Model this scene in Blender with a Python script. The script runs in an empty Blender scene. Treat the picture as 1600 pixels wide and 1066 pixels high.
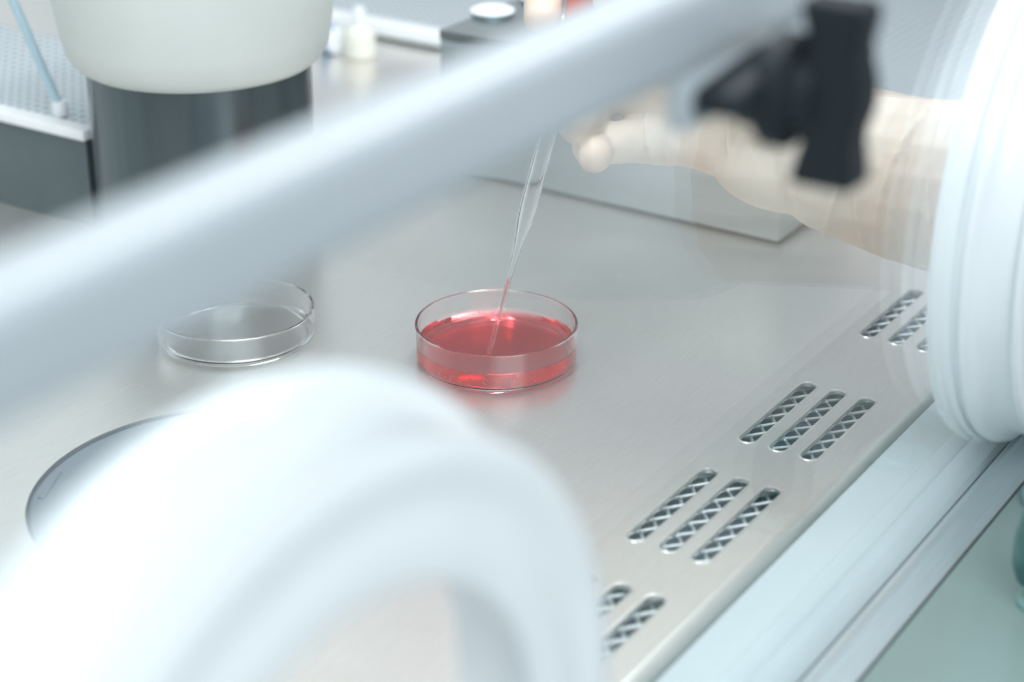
import bpy, bmesh, math, random
from mathutils import Vector, Matrix
random.seed(7)
PI = math.pi
MM = 0.001
S = bpy.context.scene
COL = S.collection

# ---------------------------------------------------------------- camera
cam_d = bpy.data.cameras.new('camera'); cam = bpy.data.objects.new('camera', cam_d); COL.objects.link(cam)
AZ, PT = math.radians(33), math.radians(25)
hv = Vector((math.cos(AZ), math.sin(AZ), 0)); rv = Vector((math.sin(AZ), -math.cos(AZ), 0))
fv = hv*math.cos(PT) - Vector((0, 0, math.sin(PT))); uv = hv*math.sin(PT) + Vector((0, 0, math.cos(PT)))
M4 = Matrix((rv, uv, -fv)).transposed().to_4x4()
M4.translation = Vector((-531.43, -351.99, 304.44))*MM
cam.matrix_world = M4
cam_d.sensor_width = 36; cam_d.lens = 66.94
cam_d.clip_start = 0.02; cam_d.clip_end = 30
cam_d.dof.use_dof = True; cam_d.dof.focus_distance = 0.672; cam_d.dof.aperture_fstop = 7.0
S.camera = cam
S.view_settings.view_transform = 'Standard'; S.view_settings.look = 'None'
S.view_settings.gamma = 1; S.view_settings.use_curve_mapping = False
S.view_settings.exposure = 0.22
for k, v in (('max_bounces', 40), ('transmission_bounces', 40), ('transparent_max_bounces', 48), ('glossy_bounces', 12)):
    setattr(S.cycles, k, v)

# ---------------------------------------------------------------- light
w = bpy.data.worlds.new('lab_ambient'); S.world = w; w.use_nodes = True
wn = w.node_tree; bg = wn.nodes['Background']                 # white room: bright ceiling, dimmer towards the horizon
_tc = wn.nodes.new('ShaderNodeTexCoord'); _sp = wn.nodes.new('ShaderNodeSeparateXYZ'); _rp = wn.nodes.new('ShaderNodeValToRGB')
_rp.color_ramp.elements[0].position = 0.05; _rp.color_ramp.elements[0].color = (0.36, 0.41, 0.46, 1)
_rp.color_ramp.elements[1].position = 0.65; _rp.color_ramp.elements[1].color = (0.94, 0.98, 1.0, 1)
wn.links.new(_tc.outputs['Generated'], _sp.inputs[0]); wn.links.new(_sp.outputs['Z'], _rp.inputs[0]); wn.links.new(_rp.outputs[0], bg.inputs[0])
bg.inputs[1].default_value = 0.62
def area(name, loc, size, power, color, rot=(0, 0, 0)):
    d = bpy.data.lights.new(name, 'AREA'); d.shape = 'RECTANGLE'; d.size, d.size_y = size
    d.energy = power; d.color = color
    o = bpy.data.objects.new(name, d); COL.objects.link(o); o.location = loc; o.rotation_euler = rot
    return o
area('cabinet_lamp', (0.05, 0.0, 0.62), (0.75, 0.05), 3.4, (0.95, 0.98, 1.0))
area('room_fill', (-0.95, -1.10, 1.02), (1.2, 0.8), 15.0, (0.90, 0.96, 1.0), (math.radians(42), 0, math.radians(-20)))  # unseen fill light, placed to brighten the near port and rail

# ---------------------------------------------------------------- materials
def nodes(name):
    m = bpy.data.materials.new(name); m.use_nodes = True
    nt = m.node_tree; b = nt.nodes['Principled BSDF']
    return m, nt, b
def tex_noise(nt, scale, detail=4, vec=None, stretch=None):
    n = nt.nodes.new('ShaderNodeTexNoise'); n.inputs['Scale'].default_value = scale; n.inputs['Detail'].default_value = detail
    tc = nt.nodes.new('ShaderNodeTexCoord')
    if stretch:
        mp = nt.nodes.new('ShaderNodeMapping'); mp.inputs['Scale'].default_value = stretch
        nt.links.new(tc.outputs['Object'], mp.inputs['Vector']); nt.links.new(mp.outputs[0], n.inputs['Vector'])
    else:
        nt.links.new(tc.outputs['Object'], n.inputs['Vector'])
    return n
def ramp(nt, src, stops):
    r = nt.nodes.new('ShaderNodeValToRGB')
    while len(r.color_ramp.elements) < len(stops): r.color_ramp.elements.new(0.5)
    for e, (p, c) in zip(r.color_ramp.elements, stops): e.position = p; e.color = (*c, 1)
    nt.links.new(src, r.inputs[0]); return r
def bump(nt, b, src, strength, dist):
    n = nt.nodes.new('ShaderNodeBump'); n.inputs['Strength'].default_value = strength; n.inputs['Distance'].default_value = dist
    nt.links.new(src, n.inputs['Height']); nt.links.new(n.outputs[0], b.inputs['Normal'])
def plain(name, col, rough=0.5, metal=0.0, var=0.03, nscale=60, spec=0.5, bmp=0.0, coat=0.0):
    m, nt, b = nodes(name)
    n = tex_noise(nt, nscale)
    lo = tuple(max(0, c*(1-var)) for c in col); hi = tuple(min(1, c*(1+var)) for c in col)
    r = ramp(nt, n.outputs[0], [(0.3, lo), (0.7, hi)])
    nt.links.new(r.outputs[0], b.inputs['Base Color'])
    b.inputs['Roughness'].default_value = rough; b.inputs['Metallic'].default_value = metal
    b.inputs['Specular IOR Level'].default_value = spec
    b.inputs['Coat Weight'].default_value = coat
    if bmp: bump(nt, b, n.outputs[0], bmp, 0.0005)
    return m
def brushed(name, col, rough, metal, stretch, scale=900, bstr=0.06, var=0.05):
    m, nt, b = nodes(name)
    n = tex_noise(nt, scale, 3, stretch=stretch)
    lo = tuple(c*(1-var) for c in col); hi = tuple(min(1, c*(1+var)) for c in col)
    r = ramp(nt, n.outputs[0], [(0.3, lo), (0.7, hi)])
    nt.links.new(r.outputs[0], b.inputs['Base Color'])
    b.inputs['Metallic'].default_value = metal; b.inputs['Roughness'].default_value = rough
    bump(nt, b, n.outputs[0], bstr, 0.0003)
    return m
def clear(name, ior, col=(1, 1, 1), rough=0.0, absorb=None):
    m, nt, b = nodes(name)
    b.inputs['Base Color'].default_value = (*col, 1); b.inputs['Transmission Weight'].default_value = 1
    b.inputs['IOR'].default_value = ior; b.inputs['Roughness'].default_value = rough
    if absorb:
        v = nt.nodes.new('ShaderNodeVolumeAbsorption'); v.inputs[0].default_value = (*absorb[0], 1); v.inputs[1].default_value = absorb[1]
        nt.links.new(v.outputs[0], nt.nodes['Material Output'].inputs['Volume'])
    return m
def pane_glass(name, ior=1.45, tint=(0.975, 0.99, 0.99), rough=0.0, absorb=None):
    m = bpy.data.materials.new(name); m.use_nodes = True; nt = m.node_tree; nt.nodes.clear()
    out = nt.nodes.new('ShaderNodeOutputMaterial'); mix = nt.nodes.new('ShaderNodeMixShader')
    tr = nt.nodes.new('ShaderNodeBsdfTransparent'); gl = nt.nodes.new('ShaderNodeBsdfGlossy'); fr = nt.nodes.new('ShaderNodeFresnel')
    geo = nt.nodes.new('ShaderNodeNewGeometry'); mr = nt.nodes.new('ShaderNodeMapRange')
    mr.inputs['To Min'].default_value = ior; mr.inputs['To Max'].default_value = 1/ior
    gl.inputs['Roughness'].default_value = rough; gl.inputs['Color'].default_value = (1, 1, 1, 1)
    tr.inputs['Color'].default_value = (*tint, 1)
    if absorb:
        v = nt.nodes.new('ShaderNodeVolumeAbsorption'); v.inputs[0].default_value = (*absorb[0], 1); v.inputs[1].default_value = absorb[1]
        nt.links.new(v.outputs[0], out.inputs['Volume'])
    L = nt.links.new
    L(geo.outputs['Backfacing'], mr.inputs['Value']); L(mr.outputs[0], fr.inputs['IOR'])
    L(fr.outputs[0], mix.inputs[0]); L(tr.outputs[0], mix.inputs[1]); L(gl.outputs[0], mix.inputs[2]); L(mix.outputs[0], out.inputs['Surface'])
    return m
def perforated(name, col, pitch, dark):
    m, nt, b = nodes(name)
    tc = nt.nodes.new('ShaderNodeTexCoord'); v = nt.nodes.new('ShaderNodeTexVoronoi')
    v.inputs['Scale'].default_value = 1/pitch; v.inputs['Randomness'].default_value = 0
    nt.links.new(tc.outputs['Object'], v.inputs['Vector'])
    r = ramp(nt, v.outputs['Distance'], [(0.30, dark), (0.36, col)])
    nt.links.new(r.outputs[0], b.inputs['Base Color']); b.inputs['Roughness'].default_value = 0.4; b.inputs['Metallic'].default_value = 0.3
    return m
M = {}
M['bench'] = brushed('brushed_steel_top', (0.80, 0.775, 0.745), 0.30, 0.78, (0.06, 1, 1), 1500, 0.10, 0.045)
M['steel'] = brushed('brushed_steel_block', (0.45, 0.50, 0.51), 0.36, 0.8, (1, 0.06, 1), 900)
M['disc'] = plain('grey_plate', (0.20, 0.235, 0.27), 0.4, 0.3, 0.03)
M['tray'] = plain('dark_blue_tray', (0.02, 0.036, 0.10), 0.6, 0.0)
M['mesh'] = plain('expanded_metal', (0.86, 0.90, 0.92), 0.35, 0.75)
M['sill'] = plain('white_sill_paint', (0.53, 0.61, 0.645), 0.35, 0.0, 0.02, 30, coat=0.3)
M['alu'] = brushed('anodised_aluminium', (0.56, 0.64, 0.67), 0.35, 0.7, (0.05, 1, 1), 800)
M['groove'] = plain('dark_seal_and_gap', (0.10, 0.10, 0.09), 0.6)
M['apron'] = plain('pale_green_panel', (0.23, 0.315, 0.305), 0.25, 0.0, 0.03, 20, coat=0.3)
M['greenknob'] = plain('dark_green_plastic', (0.035, 0.13, 0.12), 0.4)
M['tealknob'] = plain('teal_plastic', (0.20, 0.36, 0.34), 0.4)
M['port'] = plain('white_moulded_plastic', (0.83, 0.88, 0.905), 0.22, 0.0, 0.02, 40, coat=0.25)
M['rail'] = plain('white_painted_rail', (0.455, 0.51, 0.545), 0.35, 0.0, 0.02, 30)
M['black'] = plain('black_plastic', (0.020, 0.027, 0.032), 0.6, 0.0, 0.1, 200, spec=0.2, bmp=0.05)
M['wall'] = plain('cabinet_wall_steel', (0.74, 0.80, 0.81), 0.45, 0.2, 0.02, 10)
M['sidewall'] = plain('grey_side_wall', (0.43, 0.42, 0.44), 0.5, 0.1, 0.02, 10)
M['room'] = plain('room_floor_vinyl', (0.55, 0.60, 0.60), 0.5, 0.0, 0.05, 3)
M['darksteel'] = brushed('polished_dark_steel', (0.11, 0.14, 0.15), 0.24, 0.8, (1, 1, 0.05), 300, 0.02)
M['cover'] = plain('frosted_cream_plastic', (0.63, 0.68, 0.65), 0.45, 0.0, 0.03, 25)
M['perf'] = perforated('perforated_sheet', (0.66, 0.72, 0.75), 0.0055, (0.26, 0.31, 0.35))
M['lip'] = plain('white_edge_strip', (0.92, 0.95, 0.97), 0.3)
M['greyface'] = plain('grey_block_face', (0.11, 0.145, 0.155), 0.4, 0.2, 0.05)
M['cap_side'] = plain('dark_cap_side', (0.22, 0.28, 0.30), 0.3, 0.8)
M['bluetube'] = plain('pale_blue_tube', (0.46, 0.64, 0.72), 0.3)
M['cream'] = plain('cream_plastic', (0.80, 0.81, 0.72), 0.4)
M['whiteplastic'] = plain('white_plastic', (0.85, 0.89, 0.91), 0.4)
M['bluelabel'] = plain('blue_band', (0.16, 0.36, 0.66), 0.4)
M['plastic'] = clear('clear_polystyrene', 1.49)
M['glass'] = clear('pipette_glass', 1.47)
M['liquid'] = clear('red_liquid', 1.35, absorb=((0.994, 0.12, 0.18), 230.0))
M['column'] = clear('pink_liquid_column', 1.35, absorb=((0.975, 0.15, 0.22), 600.0))
M['bubble'] = plain('air_bubble', (0.95, 0.55, 0.58), 0.1)
M['pane'] = pane_glass('window_glass', 1.52)
M['bulb'] = plain('orange_red_rubber', (0.50, 0.10, 0.06), 0.4)
M['sleeve'] = plain('white_coat_cloth', (0.80, 0.83, 0.85), 0.8, 0, 0.04, 200, bmp=0.3)
def glove_mat():
    m, nt, b = nodes('latex_glove')
    n = tex_noise(nt, 28, 3)
    r = ramp(nt, n.outputs[0], [(0.28, (0.66, 0.51, 0.41)), (0.50, (0.67, 0.59, 0.51)), (0.72, (0.71, 0.67, 0.60))])
    nt.links.new(r.outputs[0], b.inputs['Base Color'])
    b.inputs['Roughness'].default_value = 0.55
    b.inputs['Subsurface Weight'].default_value = 0.25; b.inputs['Subsurface Radius'].default_value = (0.006, 0.003, 0.002); b.inputs['Subsurface Scale'].default_value = 1.0
    wv = tex_noise(nt, 55, 3, stretch=(0.5, 1.6, 0.6))
    bump(nt, b, wv.outputs[0], 0.5, 0.004)
    return m
M['glove'] = glove_mat()

# ---------------------------------------------------------------- helpers (all lengths in millimetres)
def build(name, bm, m, parent=None, sharp=35, mats=None):
    bm.normal_update()
    bmesh.ops.recalc_face_normals(bm, faces=bm.faces[:])
    me = bpy.data.meshes.new(name); bm.to_mesh(me); bm.free()
    me.transform(Matrix.Scale(MM, 4))
    for p in me.polygons: p.use_smooth = True
    me.set_sharp_from_angle(angle=math.radians(sharp))
    me.materials.append(m)
    o = bpy.data.objects.new(name, me); COL.objects.link(o)
    if parent: o.parent = parent
    return o
def thing(name, label, cat, loc=(0, 0, 0), group=None):
    o = bpy.data.objects.new(name, None); COL.objects.link(o); o.empty_display_size = 0.01
    o.location = Vector(loc)*MM; o['label'] = label; o['category'] = cat
    if group: o['group'] = group
    return o
def structure(o): o['kind'] = 'structure'; return o
def box(bm, c0, c1, bev=0.0, seg=2, mat=None):
    r = bmesh.ops.create_cube(bm, size=1); vs = r['verts']
    for v in vs:
        v.co = Vector([(a if t < 0 else b) for a, b, t in zip(c0, c1, v.co)])
    if bev:
        es = list({e for v in vs for e in v.link_edges})
        rr = bmesh.ops.bevel(bm, geom=es, offset=bev, segments=seg, affect='EDGES', profile=0.5)
        vs = list({v for f in rr['faces'] for v in f.verts} | {v for v in vs if v.is_valid})
    if mat: bmesh.ops.transform(bm, matrix=mat, verts=vs)
    return vs
def lathe(bm, prof, seg=96, mat=None, closed=False):
    """prof: (r, h) points about local z; r = 0 points close at the axis"""
    rings = []
    for r, h in prof:
        if r <= 1e-6: rings.append([bm.verts.new((0, 0, h))])
        else: rings.append([bm.verts.new((r*math.cos(2*PI*k/seg), r*math.sin(2*PI*k/seg), h)) for k in range(seg)])
    pairs = list(zip(rings, rings[1:]))
    if closed: pairs.append((rings[-1], rings[0]))
    for a, b in pairs:
        for k in range(seg):
            k2 = (k+1) % seg
            if len(a) == 1 and len(b) == 1: continue
            if len(a) == 1: bm.faces.new((a[0], b[k], b[k2]))
            elif len(b) == 1: bm.faces.new((a[k], b[0], a[k2]))
            else: bm.faces.new((a[k], b[k], b[k2], a[k2]))
    if mat:
        bmesh.ops.transform(bm, matrix=mat, verts=[v for r in rings for v in r])
def frame(p, d):
    d = Vector(d).normalized(); q = d.to_track_quat('Z', 'Y')
    return Matrix.Translation(Vector(p)) @ q.to_matrix().to_4x4()
def tube(bm, pts, r, seg=10):
    pts = [Vector(p) for p in pts]; rad = r if isinstance(r, (list, tuple)) else [r]*len(pts)
    rings = []; prev = None
    for i, p in enumerate(pts):
        t = (pts[min(i+1, len(pts)-1)] - pts[max(i-1, 0)]).normalized()
        if prev is None: a = t.orthogonal().normalized()
        else: a = (prev - t*prev.dot(t)).normalized()
        prev = a; b = t.cross(a)
        rings.append([bm.verts.new(p + (a*math.cos(2*PI*k/seg) + b*math.sin(2*PI*k/seg))*rad[i]) for k in range(seg)])
    for A, B in zip(rings, rings[1:]):
        for k in range(seg): bm.faces.new((A[k], B[k], B[(k+1) % seg], A[(k+1) % seg]))
    bm.faces.new(rings[0][::-1]); bm.faces.new(rings[-1])
def sheet(loops, z0, z1, xf=None):
    """flat plate z0..z1 with outer loop loops[0] and holes loops[1:], loops of (x, y)"""
    bm = bmesh.new(); edges = []; tops = []
    for lp in loops:
        vs = [bm.verts.new((x, y, z1)) for x, y in lp]; tops.append(vs)
        for a, b in zip(vs, vs[1:]+vs[:1]): edges.append(bm.edges.new((a, b)))
    bmesh.ops.triangle_fill(bm, edges=edges, use_beauty=True)
    top_faces = bm.faces[:]
    low = {}
    for vs in tops:
        for v in vs: low[v] = bm.verts.new((v.co.x, v.co.y, z0))
    for f in top_faces: bm.faces.new([low[v] for v in reversed(f.verts)])
    for vs in tops:
        for a, b in zip(vs, vs[1:]+vs[:1]): bm.faces.new((a, b, low[b], low[a]))
    if xf: bmesh.ops.transform(bm, matrix=xf, verts=bm.verts[:])
    return bm
def circle(cx, cy, r, n=96): return [(cx+r*math.cos(2*PI*k/n), cy+r*math.sin(2*PI*k/n)) for k in range(n)]
def slot(x0, x1, y, wd, n=10):
    r = wd/2; pts = []
    for k in range(n+1):
        a = -PI/2 + PI*k/n; pts.append((x1-r+r*math.cos(a), y+r*math.sin(a)))
    for k in range(n+1):
        a = PI/2 + PI*k/n; pts.append((x0+r+r*math.cos(a), y+r*math.sin(a)))
    return pts
def extrude_x(prof, x0, x1):
    """prof: closed list of (y, z)"""
    bm = bmesh.new(); A = [bm.verts.new((x0, y, z)) for y, z in prof]; B = [bm.verts.new((x1, y, z)) for y, z in prof]
    n = len(prof)
    for k in range(n): bm.faces.new((A[k], A[(k+1) % n], B[(k+1) % n], B[k]))
    bm.faces.new(A[::-1]); bm.faces.new(B)
    return bm

# ---------------------------------------------------------------- the setting
XL, XR, YB = -760, 700, 560
bm = bmesh.new(); box(bm, (XL-300, YB, -30), (XR+20, YB+12, 760)); structure(build('wall_back', bm, M['wall']))
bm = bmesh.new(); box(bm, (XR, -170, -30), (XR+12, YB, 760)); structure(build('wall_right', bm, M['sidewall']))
bm = bmesh.new(); box(bm, (-2600, -3200, -912), (2600, 1500, -900)); structure(build('floor', bm, M['room']))

# work surface with vent slots and the round opening
GROUPS = [(-240, -186), (-163, -109), (-86, -32), (-9, 44.8), (92.3, 146)]
ROWS = (-106.8, -118.2, -129.6); SW = 6.2
DISC = (-132, 18, 62.8)
loops = [[(XL-200, -142), (XR, -142), (XR, YB), (XL-200, YB)]]
for x0, x1 in GROUPS:
    for y in ROWS: loops.append(slot(x0, x1, y, SW))
loops.append(circle(*DISC))
bench = thing('work_surface', 'wide brushed stainless steel work surface with rows of vent slots along its front', 'worktop', (0, 0, 0))
build('top_sheet', sheet(loops, -1.6, 0), M['bench'], bench)
bm = extrude_x([(-142, 0), (-143.4, -0.25), (-144.7, -1.0), (-145.7, -2.2), (-146.4, -4.0), (-146.8, -9), (-145.3, -9), (-145, -5), (-144, -3), (-142, -1.6)], XL-200, XR)
build('rolled_front_edge', bm, M['bench'], bench)
for x0, x1 in GROUPS:
    bm = bmesh.new(); p = 8.6; q = 7.6; z = -4.4       # expanded metal: a lattice of diamonds
    for j in range(8):
        for k in range(int((x1-x0+26)/p)+1):
            xa, ya = x0-5+k*p, -141+j*q
            tube(bm, [(xa, ya, z+.3), (xa+p/2, ya+q/2, z-.2), (xa+p, ya+q, z+.3)], 0.6, 6)
            tube(bm, [(xa, ya+q, z+.3), (xa+p/2, ya+q/2, z+.5), (xa+p, ya, z+.3)], 0.7, 6)
    build('mesh_grille', bm, M['mesh'], bench)
    for y in ROWS:                                     # pressed lip round each slot
        bm = bmesh.new(); pts = slot(x0, x1, y, SW); rings = []
        for off, zz in ((0.75, 0.02), (0.4, 0.28), (0.0, 0.22), (-0.25, -0.3), (-0.2, -0.9), (0.05, -0.9), (0.1, -0.2)):
            rings.append([bm.verts.new((px, py, zz)) for px, py in slot(x0-off, x1+off, y, SW+2*off)])
        for A, B in zip(rings, rings[1:]+rings[:1]):
            for k in range(len(A)): bm.faces.new((A[k], A[(k+1) % len(A)], B[(k+1) % len(A)], B[k]))
        build('slot_lip', bm, M['bench'], bench)
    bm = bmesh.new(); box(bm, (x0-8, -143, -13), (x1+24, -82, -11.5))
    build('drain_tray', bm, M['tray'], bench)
# round steel plate sunk in the work surface
plate = thing('inset_round_plate', 'round shallow steel plate sunk into the work surface beside the near port', 'plate', (DISC[0], DISC[1], 0))
bm = bmesh.new()
lathe(bm, [(0, -1.0), (61.4, -1.0), (61.8, -1.8), (62.3, -1.8), (62.5, -0.6), (62.6, -8), (0, -8.5)], 128)
build('dished_plate', bm, M['disc'], plate)
bm = bmesh.new(); box(bm, (-9, -1.1, -1.2), (9, 1.1, -0.6), 0.25, 2, Matrix.Rotation(math.radians(26), 4, 'Z') @ Matrix.Translation((0, 58.6, 0)))
build('lift_notch', bm, M['disc'], plate)

# front sill, seal, aluminium strip and lower panel
sx0, sx1 = XL-200, XR+12
prof = [(-149.7, -10), (-149.7, 0.2), (-150.2, 0.6), (-158, 0.8), (-164, 0.6), (-167, 0), (-169.5, -1.2), (-173, -3.4), (-178.2, -6.8), (-178.2, -10)]
structure(build('trim_1', extrude_x(prof, sx0, sx1), M['sill'], sharp=30))
structure(build('trim_2', extrude_x([(-178.2, -10), (-178.2, -8.5), (-182.4, -8.5), (-182.4, -10)], sx0, sx1), M['groove']))
prof = [(-182.4, -10), (-182.4, -0.6), (-182.9, -0.1), (-184.4, 0), (-185.3, -0.5), (-187, -1.2), (-193.6, -1.6), (-194.4, -2.0), (-194.6, -10)]
structure(build('trim_3', extrude_x(prof, sx0, sx1), M['alu'], sharp=30))
prof = [(-195.3, -10), (-195.3, -2.2), (-196.0, -1.8), (-262, -2.0), (-270, -5), (-272, -12), (-272, -820), (-195.3, -820)]
structure(build('trim_4', extrude_x(prof, sx0, sx1), M['apron'], sharp=30))

# window: glass pane with two round openings, and its top rail
PORTS = [(55.0, 88.6), (-346.0, 88.6)]
win = bpy.data.objects.new('window_1', None); COL.objects.link(win); structure(win)
loops = [[(sx0, -8.4), (sx1, -8.4), (sx1, 205), (sx0, 205)]] + [circle(x, z, 78) for x, z in PORTS]
XZ = Matrix(((1, 0, 0, 0), (0, 0, 1, 0), (0, 1, 0, 0), (0, 0, 0, 1)))     # (x, y, z) -> (x, z, y)
build('glass_pane', sheet(loops, -182.0, -178.6, XZ), M['pane'], win)
def rounded(y0, y1, z0, z1, r, n=6):
    pts = []
    for cy, cz, a0 in ((y1-r, z1-r, 0), (y0+r, z1-r, 90), (y0+r, z0+r, 180), (y1-r, z0+r, 270)):
        for k in range(n+1):
            a = math.radians(a0+90*k/n); pts.append((cy+r*math.cos(a), cz+r*math.sin(a)))
    return pts
build('top_rail', extrude_x(rounded(-189, -173.5, 195.5, 213.2, 4.5), sx0, sx1), M['rail'], win, sharp=50)

# arm ports: stepped rings clamped through the glass
def port(label, x, z):
    t = thing('arm_port', label, 'arm port', (x, -172.7, z), 'round arm ports in the front window')
    ax = Matrix.Rotation(PI/2, 4, 'X')             # local z -> world -y (outwards)
    bm = bmesh.new()
    lathe(bm, [(76, 0.6), (80, 0.0), (84.5, 0.2), (87.3, 1.2), (88.2, 3.0), (88.2, 7.6), (87.4, 8.6), (86.0, 9.0), (85.6, 10.2), (76, 10.2)], 160, ax, closed=True)
    build('clamp_ring', bm, M['port'], t, sharp=40)
    bm = bmesh.new()
    lathe(bm, [(70, 0.8), (75.8, 0.8), (75.8, 10.4), (86.2, 10.4), (86.6, 11.4), (86.2, 13.0), (84.6, 14.2), (83.2, 16), (81.8, 19), (81.0, 24.8), (72, 24.8), (70, 20)], 160, ax, closed=True)
    build('barrel', bm, M['port'], t, sharp=40)
    bm = bmesh.new()
    lathe(bm, [(68, 22), (70, 23.6), (81.4, 25.0), (82.4, 25.4), (82.8, 26.4), (82.4, 27.6), (81, 28.2), (76.5, 28.4), (74, 27.5), (70.5, 27.4), (67, 28.2), (61, 28.6), (58.6, 28.0), (57.8, 26.4), (59, 24.4), (63, 22)], 160, ax, closed=True)
    build('outer_flange', bm, M['port'], t, sharp=40)
    return t
port('far white arm port ring with a gloved arm passing through it', *PORTS[0])
port('near white arm port ring, large and blurred in front', *PORTS[1])

# black clamp knob below the top rail
kx, kz = -198.0, 192.0
kn = thing('clamp_knob', 'black plastic wing knob clamping the window rail', 'knob', (kx, -189, kz))
bm = bmesh.new(); box(bm, (-24, -1.5, -6), (34, 3, 4), 1.2); build('bracket', bm, M['rail'], kn)
def prism_y(pts, y0, y1, bev=0.8):
    bm = bmesh.new(); A = [bm.verts.new((x, y0, z)) for x, z in pts]; B = [bm.verts.new((x, y1, z)) for x, z in pts]; n = len(pts)
    for k in range(n): bm.faces.new((A[k], A[(k+1) % n], B[(k+1) % n], B[k]))
    bm.faces.new(A[::-1]); bm.faces.new(B)
    bmesh.ops.recalc_face_normals(bm, faces=bm.faces[:])
    bmesh.ops.bevel(bm, geom=bm.edges[:], offset=bev, segments=2, affect='EDGES', profile=0.5)
    return bm
build('base_lug', prism_y([(-22, -2), (-21, 2.5), (-2, 4.5), (8, 5), (11, 0), (8, -9), (-2, -10), (-7, -4)], -11, -1.5), M['black'], kn)
bm = bmesh.new()
lathe(bm, [(0, 8), (10.6, 8), (11.6, 9), (11.6, 13), (10.6, 14), (8, 14.4), (7.5, 19), (0, 19)], 48, Matrix.Translation((0, 0, -1.6)) @ Matrix.Rotation(PI/2, 4, 'X'))
build('collar', bm, M['black'], kn)
bm = bmesh.new()
def yz_prism(pts, x0, x1):
    A = [bm.verts.new((x0, y, z)) for y, z in pts]; B = [bm.verts.new((x1, y, z)) for y, z in pts]; n = len(pts)
    for k in range(n): bm.faces.new((A[k], A[(k+1) % n], B[(k+1) % n], B[k]))
    bm.faces.new(A[::-1]); bm.faces.new(B)
yz_prism([(-14.5, 18), (-28, 18), (-28.5, 16), (-27, 8), (-28.8, 3), (-29.2, 0), (-28.8, -4), (-27, -9), (-28.5, -17.5), (-28, -19), (-14.5, -19), (-17, -9), (-15.5, -5), (-15.5, 5), (-17.5, 9)], -5, 5)
bmesh.ops.recalc_face_normals(bm, faces=bm.faces[:]); bmesh.ops.bevel(bm, geom=bm.edges[:], offset=0.9, segments=2, affect='EDGES')
build('wing_handle', bm, M['black'], kn)

# ---------------------------------------------------------------- petri dishes
DISH = [(0, 0.7), (26.2, 0.7), (26.8, 0), (28.9, 0), (29.5, 0.5), (29.7, 1.4), (30, 14.6), (29.8, 15), (29.1, 15), (28.9, 14.7), (28.7, 2.6), (28.0, 1.7), (0, 1.6)]
pd = thing('petri_dish', 'clear petri dish half filled with red liquid', 'petri dish', (0, 0, 0.05))
bm = bmesh.new(); lathe(bm, DISH, 160); build('dish', bm, M['plastic'], pd, sharp=12)
bm = bmesh.new(); lathe(bm, [(0, 1.45), (28.05, 1.5), (28.85, 2.5), (28.95, 7.9), (28.6, 7.5), (27.9, 7.15), (26.5, 7.0), (0, 7.0)], 160)
build('red_liquid', bm, M['liquid'], pd, sharp=12)
bm = bmesh.new()
for k in range(95):
    a = random.uniform(0, 2*PI); r = random.choice([28.3, 28.2, 28.0, random.uniform(14, 27)]); z = random.uniform(2.6, 6.2) if r > 27.5 else random.uniform(2.0, 6.6)
    bmesh.ops.create_icosphere(bm, subdivisions=2, radius=random.uniform(0.16, 0.40), matrix=Matrix.Translation((r*math.cos(a), r*math.sin(a), z)))
o = build('air_bubbles', bm, M['bubble'], pd, sharp=80); o['kind'] = 'stuff'

lid = thing('petri_dish', 'empty clear shallow petri dish behind the near port', 'petri dish', (-36, 95, 0.05))
bm = bmesh.new(); lathe(bm, [(r, h if h < 3 else h-4.0) for r, h in DISH], 160); build('dish', bm, M['plastic'], lid, sharp=12)

# ---------------------------------------------------------------- glass pipette, held upright in the hand
P0 = Vector((-10.0, -3.0, 6.0)); P1 = Vector((16.8, -9.0, 77.0))
pax = (P1-P0).normalized(); PL = lambda s: P0 + pax*s
pip = thing('pipette', 'glass dropper pipette dipping into the red liquid', 'pipette', P0)
pm = frame((0, 0, 0), pax)
outer = [(0.75, 0), (0.85, 6), (0.95, 20), (1.05, 30), (1.25, 37), (1.7, 42), (2.4, 47), (2.9, 51), (3.1, 55), (3.15, 60), (3.2, 122)]
inner = [(2.5, 122), (2.5, 58), (2.35, 54), (2.1, 51), (1.5, 46.5), (1.0, 41.5), (0.7, 36.5), (0.55, 30), (0.5, 20), (0.42, 0)]
bm = bmesh.new(); lathe(bm, outer+inner, 40, pm, closed=True); build('glass_stem', bm, M['glass'], pip, sharp=50)
bm = bmesh.new(); lathe(bm, [(0, 0.1), (0.47, 0.1), (0.55, 20), (0.60, 29.0), (0.5, 29.3), (0, 29.1)], 24, pm); build('drawn_liquid', bm, M['column'], pip)
bm = bmesh.new(); lathe(bm, [(2.7, 112), (4.2, 112), (4.4, 116), (4.6, 122), (5.6, 128), (6.2, 136), (6.0, 146), (5, 152), (2.6, 155), (0, 155.5), (0, 154), (2.7, 122.3)], 32, pm); build('rubber_bulb', bm, M['bulb'], pip)

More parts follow.
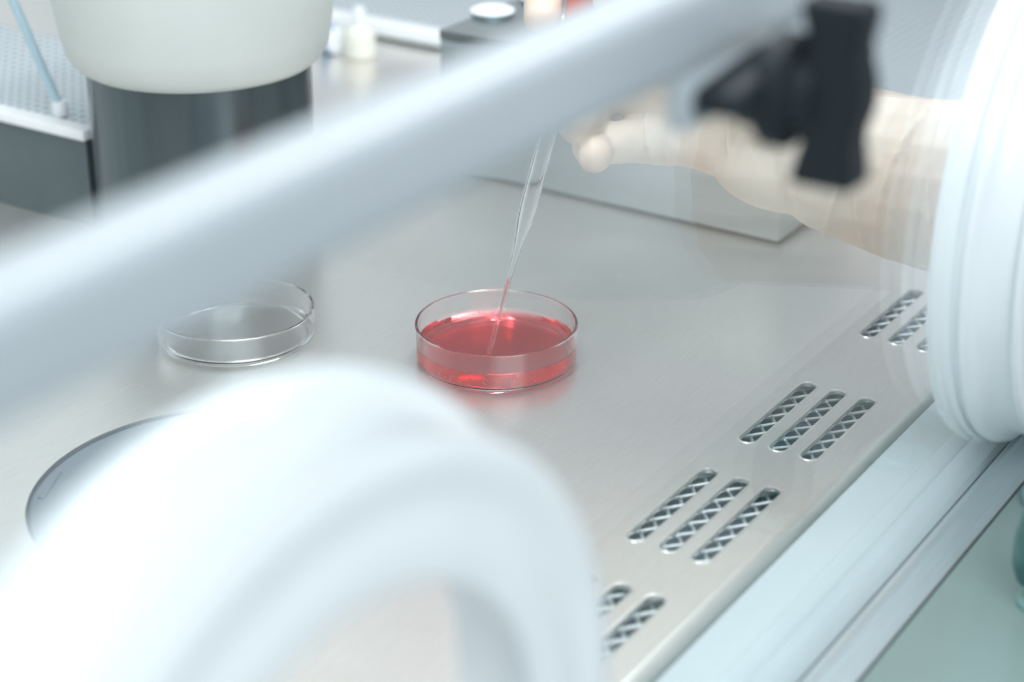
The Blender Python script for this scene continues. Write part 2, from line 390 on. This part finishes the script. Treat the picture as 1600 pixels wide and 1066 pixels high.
# ---------------------------------------------------------------- gloved arm
def capsule(bm, a, b, ra, rb, n=16):
    a, b = Vector(a), Vector(b); d = (b-a)
    bmesh.ops.create_uvsphere(bm, u_segments=n, v_segments=10, radius=ra, matrix=Matrix.Translation(a))
    bmesh.ops.create_uvsphere(bm, u_segments=n, v_segments=10, radius=rb, matrix=Matrix.Translation(b))
    if d.length > 1e-4:
        bmesh.ops.create_cone(bm, cap_ends=True, segments=n, radius1=ra, radius2=rb, depth=d.length, matrix=frame((a+b)/2, d))
def ellipsoid(bm, c, rad, rot=None):
    m = Matrix.Translation(Vector(c)) @ (rot or Matrix()) @ Matrix.Diagonal((*rad, 1))
    bmesh.ops.create_uvsphere(bm, u_segments=20, v_segments=14, radius=1, matrix=m)
def chain(bm, pts, rr):
    for (a, b, ra, rb) in zip(pts, pts[1:], rr, rr[1:]): capsule(bm, a, b, ra, rb)
def voxel_body(name, bm, vox, m, parent, smooth=6):
    me = bpy.data.meshes.new(name+'_raw'); bm.to_mesh(me); bm.free(); me.transform(Matrix.Scale(MM, 4))
    o = bpy.data.objects.new(name+'_raw', me); COL.objects.link(o)
    md = o.modifiers.new('r', 'REMESH'); md.mode = 'VOXEL'; md.voxel_size = vox*MM
    sm = o.modifiers.new('s', 'SMOOTH'); sm.iterations = smooth; sm.factor = 0.5
    dg = bpy.context.evaluated_depsgraph_get(); ev = o.evaluated_get(dg)
    me2 = bpy.data.meshes.new_from_object(ev); me2.name = name
    bpy.data.objects.remove(o); bpy.data.meshes.remove(me)
    for p in me2.polygons: p.use_smooth = True
    me2.materials.clear(); me2.materials.append(m)
    ob = bpy.data.objects.new(name, me2); COL.objects.link(ob); ob.parent = parent
    return ob
per = thing('person', 'person reaching a cream gloved right arm through the far port, pinching the pipette', 'person', (0, 0, 0))
bm = bmesh.new()
# forearm and wrist
chain(bm, [(64, -400, 46), (62, -300, 62), (58, -200, 78), (56, -160, 80), (50, -135, 82), (46, -112, 86)], [40, 36, 32, 31, 28, 26])
# palm: metacarpals
MC = {'index': (42, -62, 124), 'middle': (47, -58, 112), 'ring': (47, -58, 98), 'pinky': (42, -62, 85)}
wr = {'index': (44, -108, 100), 'middle': (47, -108, 94), 'ring': (48, -108, 86), 'pinky': (44, -110, 80)}
for k in MC: chain(bm, [wr[k], MC[k]], [15, 11.5])
ellipsoid(bm, (38, -92, 80), (13, 26, 14))          # heel of the hand
ellipsoid(bm, (32, -92, 110), (13, 26, 15), Matrix.Rotation(math.radians(20), 4, 'X'))     # ball of the thumb
# fingers
chain(bm, [MC['pinky'], (34, -36, 82), (24, -25, 81), (12, -33.5, 82.5)], [10, 8.0, 7.2, 6.3])
chain(bm, [MC['ring'], (42, -20, 95), (30, -21, 93.5), (11, -26.5, 92.5)], [10.5, 8.6, 7.8, 6.7])
chain(bm, [MC['middle'], (48, -12, 114), (36, 2, 110), (22, -1, 104)], [10.8, 8.8, 8.0, 7.0])
chain(bm, [MC['index'], (63, -7, 142), (46, 8, 139), (28, -1.5, 123)], [10.8, 8.8, 8.0, 6.9])
# thumb
chain(bm, [(36, -100, 112), (24, -70, 126), (22, -48, 133), (30, -29.5, 133)], [14, 11, 9.4, 7.6])
# folds of the glove
def fold(c, d, r, t=1.5):
    ellipsoid(bm, c, (r, r, t), frame((0, 0, 0), d))
fold((40.5, -56, 84.5), (-8, 26, -3), 10.8); fold((38.6, -50, 84), (-8, 28, 2), 10.2); fold((36, -43, 83), (-8, 22, -6), 9.7)
fold((43, -68, 86), (-4, 30, 10), 13.0, 1.8); fold((42, -75, 86), (-4, 30, -6), 13.8, 1.8)
fold((45, -116, 84), (-6, 30, 8), 26.6, 2.2); fold((47, -124, 83), (-4, 30, -3), 27.6, 2.4); fold((50, -137, 82), (2, 30, 4), 28.9, 2.6); fold((54, -152, 80), (0, 30, -6), 31.2, 2.8)
voxel_body('gloved_hand', bm, 0.9, M['glove'], per, 8)
bm = bmesh.new()
chain(bm, [(62, -322, 58), (63, -350, 54), (66, -400, 45), (84, -470, 40), (150, -560, 160), (210, -600, 330)], [44, 47, 50, 54, 58, 66])
voxel_body('coat_sleeve', bm, 3.0, M['sleeve'], per, 8)

# ---------------------------------------------------------------- things at the back of the work surface
# heating block with round caps
blk = thing('heating_block', 'big grey steel block with round white-topped caps, behind the hand', 'heating block', (158, 47, 0))
loops = [[(0, -86), (80, -86), (80, 88), (0, 88)]]
wells = [(33, 81), (66, 75), (33, 38), (66, 36), (33, -2), (66, -4), (33, -42), (66, -44)]
xf = Matrix.Translation((0, 0, 0))
bm = bmesh.new(); box(bm, (0, -86, 1.6), (80, 88, 62.8), 0.8); build('body', bm, M['steel'], blk)
bm = bmesh.new(); box(bm, (1.2, -84.8, 0.1), (78.8, 86.8, 1.6)); build('base_gap_strip', bm, M['groove'], blk)  # dark strip put in for the shaded gap under the block
build('well_plate', sheet(loops, 63, 67), M['steel'], blk)
for x, y in wells:
    bm = bmesh.new(); lathe(bm, [(0, 67), (9.8, 67), (10.4, 69.4), (0, 69.4)], 48, Matrix.Translation((x, y, 0)))
    c = build('round_cap', bm, M['cap_side'], blk)  # cap side, darker than its white top
    bm = bmesh.new(); lathe(bm, [(10.3, 69.4), (10.3, 70.0), (8, 71.2), (4, 71.8), (0, 72), (0, 69.5)], 48, Matrix.Translation((x, y, 0)))
    build('cap_top', bm, M['whiteplastic'], c)

# dark column with a frosted cover
colm = thing('steel_canister', 'dark polished steel canister under a frosted cream plastic cover', 'canister', (35.5, 170, 0))
bm = bmesh.new(); lathe(bm, [(0, 0.1), (45, 0.1), (46, 1), (46, 78), (0, 78)], 96); build('body', bm, M['darksteel'], colm)
bm = bmesh.new(); lathe(bm, [(0, 79), (45, 78.1), (48, 78.6), (51, 81), (53.5, 85), (55, 92), (57.5, 112), (59, 140), (59, 190), (56, 196), (0, 198)], 96); build('cover', bm, M['cover'], colm)

# perforated platforms
def platform(name, label, x0, x1, y0, y1, z, lip, face):
    t = thing(name, label, 'platform', (x0, y0, 0))
    bm = bmesh.new(); box(bm, (3, 2, 0.2), (x1-x0, y1-y0, z-4)); build('body', bm, M[face], t)
    bm = bmesh.new(); box(bm, (9, 0, z-3.9), (x1-x0, y1-y0, z-1)); build('perforated_top', bm, M['perf'], t)
    bm = bmesh.new(); box(bm, (0, 0, z-lip), (9, y1-y0, z), 1.2); build('edge_strip', bm, M['lip'], t)
    return t
platform('perforated_platform', 'grey platform with white edge and perforated top, left of the canister', 12, 112, 217, 520, 45, 5, 'greyface')
platform('perforated_platform', 'low platform with bright white edge beyond the small bottles', 316, 640, -60, 540, 11, 8.5, 'greyface')

# blue tubing with a white end cap on the left platform
tb = thing('tubing', 'thin pale blue tubing with a white end cap on the left platform', 'tubing', (23, 240.6, 45))
bm = bmesh.new(); tube(bm, [(0, 1, 5), (-1, 7, 19), (-2.8, 19, 48.6), (-5, 34, 86), (-8, 52, 130)], 2.0, 12); build('tube', bm, M['bluetube'], tb)
bm = bmesh.new(); lathe(bm, [(0, 0), (3, 0), (3.5, 1), (3.5, 5), (2.8, 6.2), (0, 6.5)], 24); build('end_cap', bm, M['whiteplastic'], tb)

# small bottles
bt = thing('small_bottle', 'squat cream bottle with a narrow white cap', 'bottle', (284, 278, 0))
bm = bmesh.new(); lathe(bm, [(0, 0.1), (7.6, 0.1), (8.6, 1), (8.6, 14), (7, 16.5), (4, 18), (0, 18)], 40); build('body', bm, M['cream'], bt)
bm = bmesh.new(); lathe(bm, [(0, 18), (3.4, 18), (3.4, 27), (2.6, 28.5), (0, 28.5)], 32); build('cap', bm, M['whiteplastic'], bt)
vl = thing('sample_vial', 'white vial with a blue band lying beside the cream bottle', 'vial', (280, 290, 8))
vm = frame((0, 0, 0), (0.2, 1, 0))
bm = bmesh.new(); lathe(bm, [(0, 0), (6.5, 0), (7.5, 1), (7.5, 40), (5, 43), (0, 43)], 32, vm); build('body', bm, M['whiteplastic'], vl)
bm = bmesh.new(); lathe(bm, [(7.6, 2), (7.9, 2), (7.9, 7), (7.6, 7)], 32, vm, closed=True); build('band', bm, M['bluelabel'], vl)

# teal button and an unidentified green form on the lower front panel
k1 = thing('panel_button', 'round teal button on the pale green front panel', 'button', (10, -206.5, -2))
bm = bmesh.new(); lathe(bm, [(0, 0), (9, 0), (9, 3), (8, 4.2), (0, 4.5)], 40); build('button_cap', bm, M['tealknob'], k1)
k2 = thing('green_form', 'unidentified dark green upright dial on the pale green front panel', 'form', (-50, -224, -2))  # added form for a dark green blur of unknown origin
bm = bmesh.new(); lathe(bm, [(0, 0), (7, 0), (7, 2), (4, 4), (4, 7), (0, 7)], 40); build('stem', bm, M['tealknob'], k2)
bm = bmesh.new(); lathe(bm, [(0, 7), (5, 7), (8, 9), (9.5, 14), (9.5, 24), (8, 30), (4.5, 33), (0, 34)], 40); build('grip', bm, M['greenknob'], k2)
